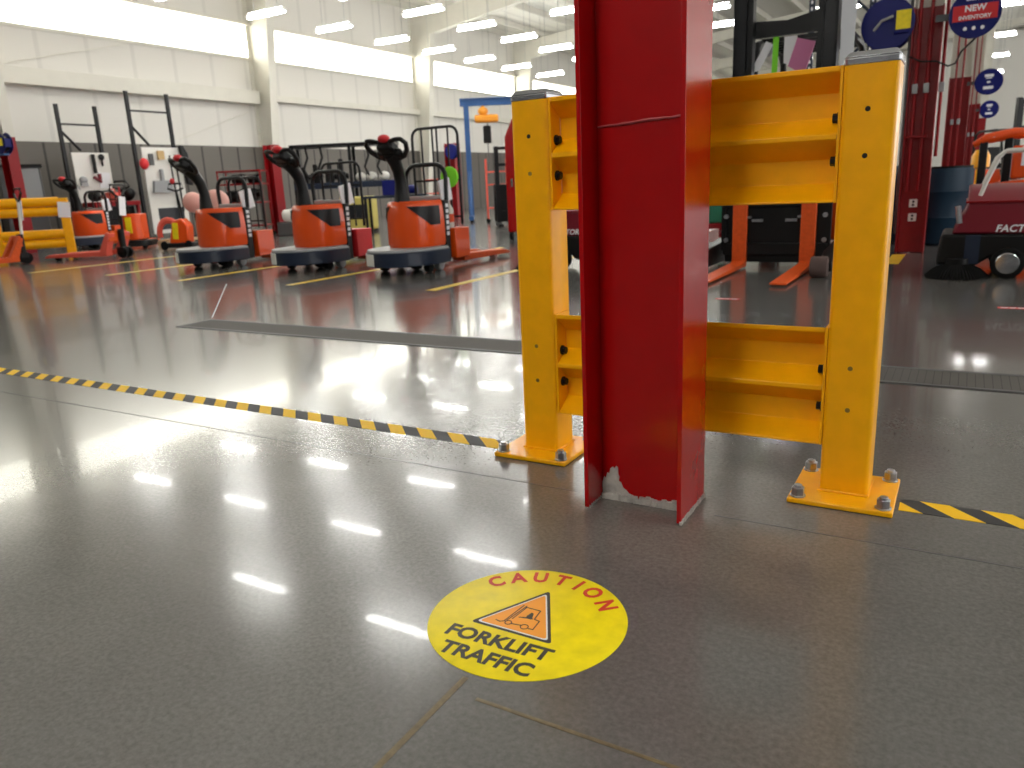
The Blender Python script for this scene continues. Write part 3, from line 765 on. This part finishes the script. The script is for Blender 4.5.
# rack and bins seen past the forklift
t = thing('pallet_rack', 'dark blue perforated rack upright standing behind the forklift mast', 'rack', (-2.1, 14.2, 0))
for x in (-.35, .55):
    u = MB().box((x, 0, 2.2), (.09, .07, 4.4)).build('upright', 'navy', t)
    b = MB()
    for i in range(44): b.box((x, -.036, .1+i*.1), (.03, .004, .05))
    b.build('slot_row', 'paper', u)
MB().tube([(-.35, 0, 4.1), (.55, 0, 3.2)], .025, 6).build('brace', 'navy', t); MB().tube([(-.35, 0, 2.0), (.55, 0, 2.9)], .025, 6).build('brace', 'navy', t)
for z in (.3, 1.5): MB().box((.1, 0, z), (.9, .06, .1)).build('rack_beam', 'orange2', t)
t = thing('parts_cart', 'red cart seen through the gap between red column and forklift', 'cart', (-3.0, 10.2, 0))
MB().box((0, 0, .225), (.9, .5, .09)).box((0, 0, .12), (.9, .5, .06)).build('shelf', 'dred', t, bevel=.01)
for x in (-.42, .42):
    for y in (-.22, .22):
        MB().tube([(x, y, .06), (x, y, .225)], .02, 8).build('leg', 'dred', t); MB().cyl((x, y-.015, .045), (x, y+.015, .045), .043, seg=16).build('caster', 'rubber', t)
tag(MB().prism([(-.35, .27), (.35, .27), (.38, .56), (-.38, .56)], 'xz', -.2, .2).build('bin', 'green', loc=(-3.0, 10.2, 0.002), bevel=.02), 'green plastic bin on the red cart behind the forklift', 'bin')
t = thing('carton', 'white carton standing low behind the left forklift fork', 'carton', (-2.95, 9.3, 0))
MB().box((0, 0, .118), (.7, .4, .232)).build('box', 'paper', t, bevel=.004); MB().box((0, -.203, .14), (.1, .006, .16)).build('packing_tape', 'tan', t)
MB().prism([(-.02, .03), (-.02, .10), (.3, .16), (.3, .03)], 'yz', -.35, .4).build('floor_ramp', 'dgrey', None, loc=(-2.75, 8.55, -.028)).__setitem__('label', 'low dark grey ramp block behind the left forklift fork')
bpy.data.objects['floor_ramp']['category'] = 'ramp'

# ------------------------------------------------------------------ left side: tube barrier, jacks, boards
t = thing('tube_barrier', 'yellow barrier of thick round rails with papers taped to its posts', 'barrier', (-14.12, 7.02, 0), math.radians(55))
for x in (0, 1.06):
    p = MB().box2((x-.07, -.07, .012), (x+.07, .07, 1.0)).build('post', 'yellow', t, bevel=.01)
    MB().box2((x-.14, -.14, .001), (x+.14, .14, .012)).build('base_plate', 'yellow', p)
    MB().box((x, -.075, .80), (.19, .008, .26), ry=.08).build('paper_notice', 'paper', p)
for z in (.94, .78, .40, .24): MB().tube([(.07, 0, z), (.99, 0, z)], .078, 16).build('round_rail', 'yellow', t)
def make_jack(label, loc, rz, lean, hm):
    t = thing('hand_pallet_jack', label, 'pallet jack', loc, rz, 'hand pallet jacks')
    for sx in (-1, 1):
        f = MB().prism([(.1, .055), (.1, .12), (.0, .40), (.06, .42), (.22, .13), (1.12, .10), (1.2, .07), (1.2, .05), (.2, .05)], 'yz', sx*.2-.075, sx*.2+.075)
        f.build('fork', 'coral' if hm == 'black' else 'orange2', t, bevel=.005)
        MB().cyl((sx*.2-.035, 1.02, .04), (sx*.2+.035, 1.02, .04), .039, seg=14).build('load_roller', 'rubber', t)
    MB().prism([(-.27, .28), (.27, .28), (.2, .44), (-.2, .44)], 'xz', .02, .06).build('fork_bridge', 'orange2', t)
    MB().cyl((0, -.02, .14), (0, -.02, .46), .05, seg=16).box((0, -.02, .14), (.2, .12, .08)).build('pump', 'black', t, bevel=.006)
    for sx in (-.07, .07): MB().lathe([(.04, -.025), (.088, -.022), (.09, 0), (.088, .022), (.04, .025)], (sx, -.04, .091), 'x', 22).build('steer_wheel', 'rubber', t)
    h = MB().tube([(0, 0, 0), (0, 0, .56)], .022, 10).build('handle_shaft', hm, t, loc=(0, -.05, .42), rot=(lean, 0, 0))
    MB().tube([(0, 0, .54), (-.10, 0, .58), (-.20, 0, .66), (-.17, 0, .73), (0, 0, .74), (.17, 0, .73), (.20, 0, .66), (.10, 0, .58)], .018, 8, closed=True).build('handle_loop', 'black', h)
    MB().tube([(0, -.03, .56), (0, -.03, .70)], .012, 6).build('release_lever', 'signred', h)
    MB().box((.03, -.03, .40), (.16, .01, .3), ry=.1).build('paper_tag', 'paper', h)
    return t
make_jack('hand pallet jack with a white handle in front of the yellow barrier', (-12.9, 6.72, 0), math.radians(165), .08, 'white')
make_jack('hand pallet jack with coral forks pointing left, beside the yellow barrier', (-11.85, 7.75, 0), math.radians(112), .05, 'black')
h_column('steel_column', 'red steel column at the left edge behind the yellow barrier', -15.66, 8.29, white=True, zr=2.15, m='dred')
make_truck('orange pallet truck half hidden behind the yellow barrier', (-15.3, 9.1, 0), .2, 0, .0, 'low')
# a tool cabinet and two tool boards
t = thing('tool_cabinet', 'dark grey cabinet with a pale screen left of the first tool board', 'cabinet', (-17.75, 9.55, 0), math.radians(60))
MB().box((0, 0, .86), (.75, .5, 1.70)).build('body', 'dgrey', t, bevel=.01)
MB().box((.16, -.255, 1.3), (.38, .02, .75)).build('screen_door', 'grey', t); MB().box((-.2, -.255, .6), (.02, .02, .3)).build('handle', 'chrome', t)
MB().box((0, 0, 1.73), (.85, .6, .05)).build('top_shelf', 'black', t)
def board_stand(label, loc, rz, w, H, zb0, zb1):
    t = thing('tool_board', label, 'tool board', loc, rz)
    for x in (-w/2, w/2): MB().box((x, 0, H/2), (.07, .07, H)).build('upright', 'satin', t)
    MB().box((0, 0, H-.42), (w, .04, .04)).build('crossbar', 'satin', t)
    MB().tube([(-w/2, 0, zb1+.48), (-w/2+.4, 0, zb1+.05)], .03, 6).build('brace', 'satin', t)
    MB().box((0.12, -.052, (zb0+zb1)/2), (w*.98, .03, zb1-zb0)).build('board', 'white', t, bevel=.004)
    for x in (-w/2, w/2): MB().box((x, 0, .02), (.12, .6, .04)).build('foot', 'satin', t)
    return t
A = board_stand('white tool board on tall black uprights beside the dark cabinet', (-17.6, 10.95, 0), math.radians(90), .90, 3.05, .90, 2.02)
B = board_stand('second tall white tool board, behind the left pallet truck', (-16.7, 12.15, 0), math.radians(90), 1.05, 3.32, .12, 2.10)
MB().box((.15, -.073, .46), (.7, .012, .5)).build('black_panel', 'glass', B)
def on_board(bd, x, z, o_b, name, m, lab, cat, dy=-.125):
    rz = bd.rotation_euler.z; px = bd.location.x+x*math.cos(rz)-dy*math.sin(rz); py = bd.location.y+x*math.sin(rz)+dy*math.cos(rz)
    return tag(o_b.build(name, m, loc=(px, py, z), rot=(0, 0, rz)), lab, cat)
on_board(A, .14, 1.78, MB().tube([(0, 0, -.22), (0, 0, .2)], .04, 8), 'brush', 'black', 'long dark brush on the first tool board', 'brush')
on_board(A, .34, 1.92, MB().ball((0, 0, 0), .075, (1, .4, 1)).tube([(0, 0, -.02), (0, 0, -.2)], .02, 6), 'hand_lamp', 'black', 'black hand lamp at the top corner of the first tool board', 'lamp')
on_board(A, -.18, 1.42, MB().ball((0, 0, 0), .10, (1, .4, .8)).box((0, 0, -.1), (.16, .05, .08)), 'face_shield', 'grey', 'grey face shield on the first tool board', 'face shield')
on_board(A, .16, 1.42, MB().box((0, 0, 0), (.2, .05, .05), ry=.6).box((.06, 0, .06), (.06, .05, .14)), 'grease_gun', 'maroon', 'small dark red grease gun in the middle of the first tool board', 'tool')
on_board(A, .36, 1.40, MB().box((0, 0, 0), (.28, .01, .36), ry=.05), 'paper_sheet', 'paper', 'white paper sheet at the right of the first tool board', 'paper', -.08)
on_board(A, -.34, 1.25, MB().tube([(-.04, 0, -.05), (0, 0, .06), (.04, 0, -.05)], .012, 6), 'pliers', 'steel', 'small pliers low on the first tool board', 'pliers')
on_board(B, -.02, 1.22, MB().prism([(-.27, -.15), (.27, -.15), (.22, .12), (.05, .12), (.04, .38), (-.01, .38), (-.02, .12), (-.22, .12)], 'xz', -.04, .04), 'dustpan', 'grey', 'grey dustpan hanging in the middle of the second tool board', 'dustpan')
on_board(B, .30, 1.2, MB().tube([(.03, 0, -.75), (-.02, 0, .72)], .018, 6).box((-.02, 0, .6), (.06, .05, .1)), 'broom', 'black', 'long black broom handle on the second tool board', 'broom')
on_board(B, .43, 1.2, MB().tube([(.03, 0, -.6), (0, 0, .74)], .02, 6).box((0, 0, .55), (.06, .05, .12)), 'squeegee', 'satin', 'dark squeegee at the right edge of the second tool board', 'squeegee')
on_board(B, .05, 1.92, MB().box((0, 0, 0), (.17, .04, .20)), 'spray_bottle', 'tan', 'tan pouch at the top of the second tool board', 'pouch')
on_board(B, -.22, 1.82, MB().box((0, 0, 0), (.10, .05, .26)), 'bottle', 'dgrey', 'dark bottle near the top left of the second tool board', 'bottle')
on_board(B, -.48, 1.72, MB().ball((0, -.02, 0), .13, (.8, .7, 1.)), 'rag', 'signred', 'red rag hanging at the left edge of the second tool board', 'rag', -.19)
# machines between the boards and the left truck
t = thing('red_workbench', 'red workbench piled with gear between the two tool boards', 'workbench', (-16.93, 11.0, 0), math.radians(90))
MB().box((0, 0, .86), (1.1, .5, .10)).build('top', 'dred', t, bevel=.01); MB().box((0, .1, .45), (1.0, .35, .7)).build('drawer_bank', 'black', t, bevel=.02)
for x in (-.5, .5): MB().box((x, -.2, .41), (.06, .06, .81)).build('leg', 'dred', t)
bp_ = (-16.93, 11.0)
for dx, m, nm, lab, b in ((-.38, 'black', 'helmet', 'black helmet shape on the red workbench, left end', MB().ball((0, 0, .13), .15, (1.1, .9, .8))),
                          (.05, 'coral', 'toolbox', 'coral toolbox on the red workbench', MB().box((0, 0, .1), (.42, .2, .2)).tube([(-.1, 0, .2), (-.08, 0, .27), (.08, 0, .27), (.1, 0, .2)], .014, 6)),
                          (.40, 'black', 'bag', 'black bag at the right end of the red workbench', MB().ball((0, 0, .17), .2, (1.2, .8, .85)))):
    tag(b.build(nm, m, loc=(bp_[0], bp_[1]+dx, .912)), lab, nm)
t = thing('orange_stacker', 'small orange walkie stacker in front of the second tool board', 'stacker', (-13.75, 9.2, 0), math.radians(35))
MB().prism(dplan(.19, .2, .2, .45), 'xy', .17, .66).build('cover', 'orange', t, bevel=.02); MB().prism(dplan(.3, .27, .2, .55), 'xy', .05, .16).build('base', 'black', t, bevel=.01)
MB().box((.0, .0, .45), (.1, .06, .3)).build('yellow_decal', 'stickyel', t); MB().tube([(0, .1, .6), (0, .0, .9), (0, -.05, 1.12)], .03, 8).build('tiller_arm', 'black', t)
MB().tube([(-.15, -.06, 1.16), (0, -.05, 1.1), (.15, -.06, 1.16), (.1, -.06, 1.26), (-.1, -.06, 1.26)], .02, 8, closed=True).build('handle', 'black', t)
for sx in (-.2, .2): MB().cyl((sx-.03, .1, .052), (sx+.03, .1, .052), .05, seg=16).build('wheel', 'rubber', t)
t = thing('floor_scrubber', 'small red floor scrubber with a yellow stripe, left of the left pallet truck', 'scrubber', (-12.35, 9.2, 0), math.radians(30)); t.scale = (.68, .68, .84)
MB().tube(arc((-.22, 0, .36), .27, 200, 30, 8), .07, 10).build('red_hood', 'coral', t)
MB().prism([(-.2, .12), (.32, .12), (.36, .5), (.2, .66), (-.05, .6)], 'xz', -.18, .22).build('tank', 'orange', t, bevel=.04)
MB().box((.02, -.19, .4), (.14, .02, .34), ry=.1).build('yellow_stripe', 'stickyel', t)
MB().box((.05, 0, .1), (.8, .45, .1)).build('deck', 'black', t, bevel=.03)
for x in (-.3, .35): MB().lathe([(.05, -.03), (.095, -.025), (.1, 0), (.095, .025), (.05, .03)], (x, -.24, .101), 'y', 20).build('wheel', 'rubber', t)
MB().tube([(.2, 0, .6), (.16, 0, .95), (.12, -.02, 1.25)], .025, 8).build('steer_post', 'black', t)
MB().tube([(-.08, -.02, 1.28), (.12, -.02, 1.22), (.32, -.02, 1.28), (.28, -.02, 1.38), (-.04, -.02, 1.38)], .02, 8, closed=True).build('handle', 'black', t)
MB().ball((.06, -.02, 1.43), .06).build('red_knob', 'signred', t)
t = thing('padded_cushion', 'rosy padded double cushion behind the left pallet truck', 'cushion', (-12.5, 9.95, 0), math.radians(35))
MB().ball((-.18, 0, .82), .19, (1, .6, 1)).build('left_pad', 'rosy', t); MB().ball((.24, 0, .82), .22, (1.15, .6, 1)).build('right_pad', 'rosy', t)
MB().tube([(0, 0, .02), (0, 0, .82)], .03, 8).lathe([(.22, .002), (.22, .03), (.04, .05)], (0, 0, 0)).build('stand', 'black', t)
t = thing('low_pallet', 'pale wooden pallet lying flat beside the red scrubber', 'pallet', (-13.45, 10.2, 0), .6)
for y in (-.3, -.1, .1, .3): MB().box((0, y, .12), (.8, .12, .02)).build('board', 'palewood', t)
for x in (-.4, 0, .4): MB().box((x, 0, .055), (.08, .72, .108)).build('runner', 'palewood', t)
# exit-style red signs on the wainscot
for y, lab in ((9.25, 'small red safety sign on the dark wall panels above the first tool board'), (13.35, 'small red safety sign on the dark wall panels right of the second tool board')):
    t = thing('safety_sign', lab, 'sign', (WX+.045, y, 2.02)); MB().box((.005, 0, 0), (.01, .32, .28)).build('panel', 'signred', t)
    MB().ball((.011, -.02, .0), .07, (.06, .7, 1.1), 10).build('white_symbol', 'paper', t)

# ------------------------------------------------------------------ behind the trucks
h_column('steel_column', 'red steel column standing behind the left and middle pallet trucks', -13.88, 13.1, flange=.25, depth=.26, white=False, zr=2.0, m='dred')
h_column('steel_column', 'red steel column far behind the tall truck backrest', -12.9, 19.0, flange=.3, depth=.34, white=False, zr=2.1, m='dred')
def shelf_cart(label, loc, rz, m, w, d, H, tiers, cat='cart', name='wire_cart'):
    t = thing(name, label, cat, loc, rz)
    for x in (-w/2, w/2):
        for y in (-d/2, d/2):
            MB().tube([(x, y, .1), (x, y, H)], .018, 6).build('leg', m, t); MB().cyl((x, y-.015, .05), (x, y+.015, .05), .049, seg=14).build('caster', 'rubber', t)
    for z in tiers: MB().box((0, 0, z), (w, d, .03)).build('shelf', m, t)
    return t
shelf_cart('red and black cart loaded with small machine parts behind the left pallet truck', (-14.0, 12.3, 0), .5, 'dred', .95, .5, 1.45, (.25, .75, 1.15, 1.43))
for i, (dx, z, r_, lab) in enumerate(((-.3, .93, .15, 'black motor lying on the middle shelf of the red cart'), (.1, .95, .17, 'larger black motor on the middle shelf of the red cart'), (-.1, 1.30, .13, 'black motor on the upper shelf of the red cart'), (.25, 1.28, .12, 'small black motor at the right of the upper shelf of the red cart'))):
    tag(MB().cyl((-r_, 0, 0), (r_, 0, 0), r_*.8, seg=18).cyl((r_, 0, 0), (r_*1.4, 0, 0), r_*.3, seg=10).build('motor', 'black', loc=(-14.0+dx*.88, 12.3+dx*.48, z-(.17-r_*.8)*0+(-.93+.765+r_*.8 if z < 1.1 else -z+1.165+r_*.8)), rot=(0, 0, .5)), lab, 'motor')
t = thing('wheel_stack', 'pale white wheels on a low stand behind the left pallet truck', 'wheels', (-12.9, 12.6, 0))
MB().lathe([(.06, 0.31), (.2, .32), (.24, .38), (.24, .5), (.2, .56), (.06, .57)], (0, 0, 0)).build('white_roll', 'white', t); MB().box((0, 0, .155), (.6, .45, .30)).build('low_stand', 'dgrey', t, bevel=.02)
t = thing('steel_gantry', 'black steel bench frame with hanging hoses behind the middle pallet truck', 'bench frame', (-13.0, 14.6, 0), math.radians(30))
for x in (-1.2, .15, 1.2):
    for y in (-.25, .25): MB().box((x, y, .98), (.07, .07, 1.96)).build('post', 'satin', t)
MB().box((0, 0, 1.97), (2.5, .62, .07)).build('top_beam', 'satin', t); MB().box((0, 0, 1.05), (2.45, .6, .14)).build('bench_top', 'navy', t)
for x in (-.9, -.55, .55, .85): MB().tube([(x, -.2, 1.95), (x+.05, -.26, 1.7), (x-.06, -.26, 1.45), (x+.02, -.22, 1.25)], .03, 6).build('hose', 'black', t)
for i, x in enumerate((.35, .62, .92)):
    ux, uy = -13.0+x*.866+.05, 14.6+x*.5-.1
    tag(MB().ball((0, 0, .1), .13, (1, .9, .8)).build('white_canister', 'white', loc=(ux, uy, 1.125)), ('white canister on the bench frame, nearest its middle post', 'middle white canister on the bench frame', 'white canister at the right end of the bench frame')[i], 'canister')
t = thing('yellow_charger', 'pale yellow battery charger cabinet between the middle and nearest trucks', 'charger', (-11.6, 13.3, 0), math.radians(25))
MB().box((0, 0, .42), (.72, .5, .72)).build('case', mat('pale_yellow_paint', (205, 190, 100), .5), t, bevel=.05); MB().box((0, -.255, .46), (.5, .02, .3)).build('dark_window', 'glass', t)
for x in (-.3, .3): MB().box((x, 0, .03), (.1, .45, .058)).build('foot', 'black', t)
t = thing('grey_table', 'low grey table carrying a dark machine behind the nearest truck', 'table', (-10.3, 13.0, 0), math.radians(30))
MB().box((0, 0, .75), (1.3, .6, .05)).build('top', 'navy', t)
for x in (-.6, .6):
    for y in (-.25, .25): MB().box((x, y, .362), (.05, .05, .724)).build('leg', 'satin', t)
tag(MB().box((0, 0, .15), (.5, .3, .3)).cyl((.1, 0, .3), (.1, 0, .5), .07, seg=12).cyl((.25, 0, .1), (.45, 0, .1), .09, seg=12).build('bench_machine', 'dblue', loc=(-10.3, 13.0, .777), rot=(0, 0, .5), bevel=.01), 'blue machine standing on the low grey table', 'machine')
shelf_cart('coral red stand with two upright arms right of the blue crane', (-9.95, 16.5, 0), .6, 'coral', .5, .4, 1.5, (.35, .9, 1.2), 'stand', 'upright_stand')
shelf_cart('coral red stand partly behind the tall backrest', (-12.3, 17.2, 0), .6, 'coral', .55, .4, 1.4, (.3, .75, 1.1), 'stand', 'upright_stand')
t = thing('hose_reel', 'small blue hose reel on the red column far behind the tall backrest', 'hose reel', (-12.72, 18.72, 1.86))
MB().lathe([(.05, -.06), (.2, -.055), (.21, 0), (.2, .055), (.05, .06)], (0, 0, 0), 'y', 28).build('drum', 'dblue', t); MB().box((0, .1, 0), (.1, .1, .12)).build('mount_bracket', 'dgrey', t)
tag(MB().lathe([(.02, -.02), (.11, -.015), (.115, 0), (.11, .015), (.02, .02)], (0, 0, 0), 'y', 28).build('green_disc', 'lime', loc=(-5.02, 7.31, .98)), 'green disc hanging on the backrest of the nearest pallet truck', 'disc')
t = thing('bottle', 'pale bottle with an orange band standing on the nearest truck battery box', 'bottle', (-5.02, 7.25, .431))
MB().lathe([(.05, 0), (.055, .02), (.055, .2), (.02, .26), (.02, .29)], (0, 0, 0), 'z', 16).build('body', 'cream', t); MB().cyl((0, 0, .06), (0, 0, .15), .057, seg=16).build('orange_band', 'orange', t)
tag(MB().prism([(-.09, -.5), (.08, -.55), (.12, .2), (.02, .42), (-.08, .4)], 'xz', -.05, .05).build('cloth_bag', 'black', loc=(-16.55, 12.82, 1.75), rot=(0, -.1, PI/2), bevel=.03), 'long black bag hanging on the right upright of the second tool board', 'bag')
for i, (dx, lab) in enumerate(((-1.0, 'black winch at the left end of the steel bench frame'), (-.72, 'black gearbox second from the left on the steel bench frame'), (-.38, 'black pump left of the middle post on the bench frame'), (-.1, 'black valve block beside the middle post on the bench frame'))):
    b = MB().box((0, 0, .12), (.2, .2, .24)).cyl((0, -.02, .24), (0, -.02, .38+.05*i), .06, seg=12).cyl((.1, 0, .14), (.17, 0, .14), .07, seg=14)
    tag(b.build('engine_part', 'black', loc=(-13.0+dx*.866+.05, 14.6+dx*.5-.1, 1.122), rot=(0, 0, .5), bevel=.02), lab, 'machine part')
# blue gantry crane
t = thing('gantry_crane', 'blue steel gantry crane behind the nearest pallet truck', 'crane', (-11.05, 17.0, 0), math.radians(32))
for x, w in ((0, .12), (3.2, .12)):
    MB().box((x, 0, 1.46), (.13, .13, 2.72)).build('upright', 'blue', t); MB().box((x, 0, .11), (.12, 1.5, .1)).build('base_beam', 'blue', t)
    for s in (-1, 1):
        MB().tube([(x, s*.62, .16), (x, s*.05, 1.25)], .04, 8).build('leg_brace', 'blue', t); MB().lathe([(.03, -.03), (.058, -.025), (.06, 0), (.058, .025), (.03, .03)], (x, s*.68, .061), 'x', 16).build('caster', 'rubber', t)
MB().box((1.6, 0, 2.99), (3.5, .10, .03)).box((1.6, 0, 2.835), (3.5, .10, .03)).box((1.6, 0, 2.91), (3.5, .03, .14)).build('top_beam', 'blue', t)
h = thing('chain_hoist', 'orange yellow chain hoist hanging from the blue crane beam', 'hoist', (-11.05+.5*.848, 17.0+.5*.53, 2.33), math.radians(32))
MB().box((0, 0, .18), (.6, .20, .19)).build('motor_body', 'stickor', h, bevel=.05); MB().ball((-.08, 0, .36), .13, (1, .7, .8)).tube([(-.08, 0, .4), (-.08, 0, .49)], .04, 8).build('trolley', 'stickor', h)
MB().box((0, 0, -.2), (.2, .14, .42)).build('chain_bag', 'black', h, bevel=.03)
MB().tube([(.02, 0, .1), (.0, 0, -.9), (-.05, .02, -1.2)], .012, 6).build('chain', 'dgrey', h)
for x in (-.2, .2): MB().cyl((x-.02, 0, .18), (x+.02, 0, .18), .098, seg=16).build('black_band', 'black', h)
# black stacker and red stand behind the left yellow post
t = thing('mast_stacker', 'black mast stacker just left of the left yellow post', 'stacker', (-8.65, 14.75, 0), math.radians(35))
for x in (-.2, .2): MB().box((x, 0, .85), (.09, .12, 1.66)).build('mast_rail', 'satin', t)
for z in (.3, .8, 1.3, 1.64): MB().box((0, 0, z), (.5, .06, .06)).build('crossbar', 'black', t)
for x in (-.22, .22): MB().box((x, -.45, .06), (.1, .9, .06)).build('leg', 'black', t)
MB().box((0, .2, .5), (.55, .3, .8)).build('power_box', 'black', t, bevel=.03)
t = thing('red_stand', 'tall red steel stand with a sloped top, half hidden by the left yellow post', 'stand', (-6.28, 11.1, 0), math.radians(25))
MB().prism([(-.19, .13), (.19, .13), (.19, 1.60), (.10, 1.88), (-.06, 1.88), (-.19, 1.60)], 'xz', -.14, .14).build('body', 'red', t, bevel=.015)
MB().box((-.1, -.145, .9), (.03, .02, .12)).build('handle', 'chrome', t)
for x in (-.15, .15):
    for y in (-.1, .1): MB().lathe([(.03, -.025), (.06, -.02), (.065, 0), (.06, .02), (.03, .025)], (x, y, .066), 'x', 16).build('caster', 'rubber', t)
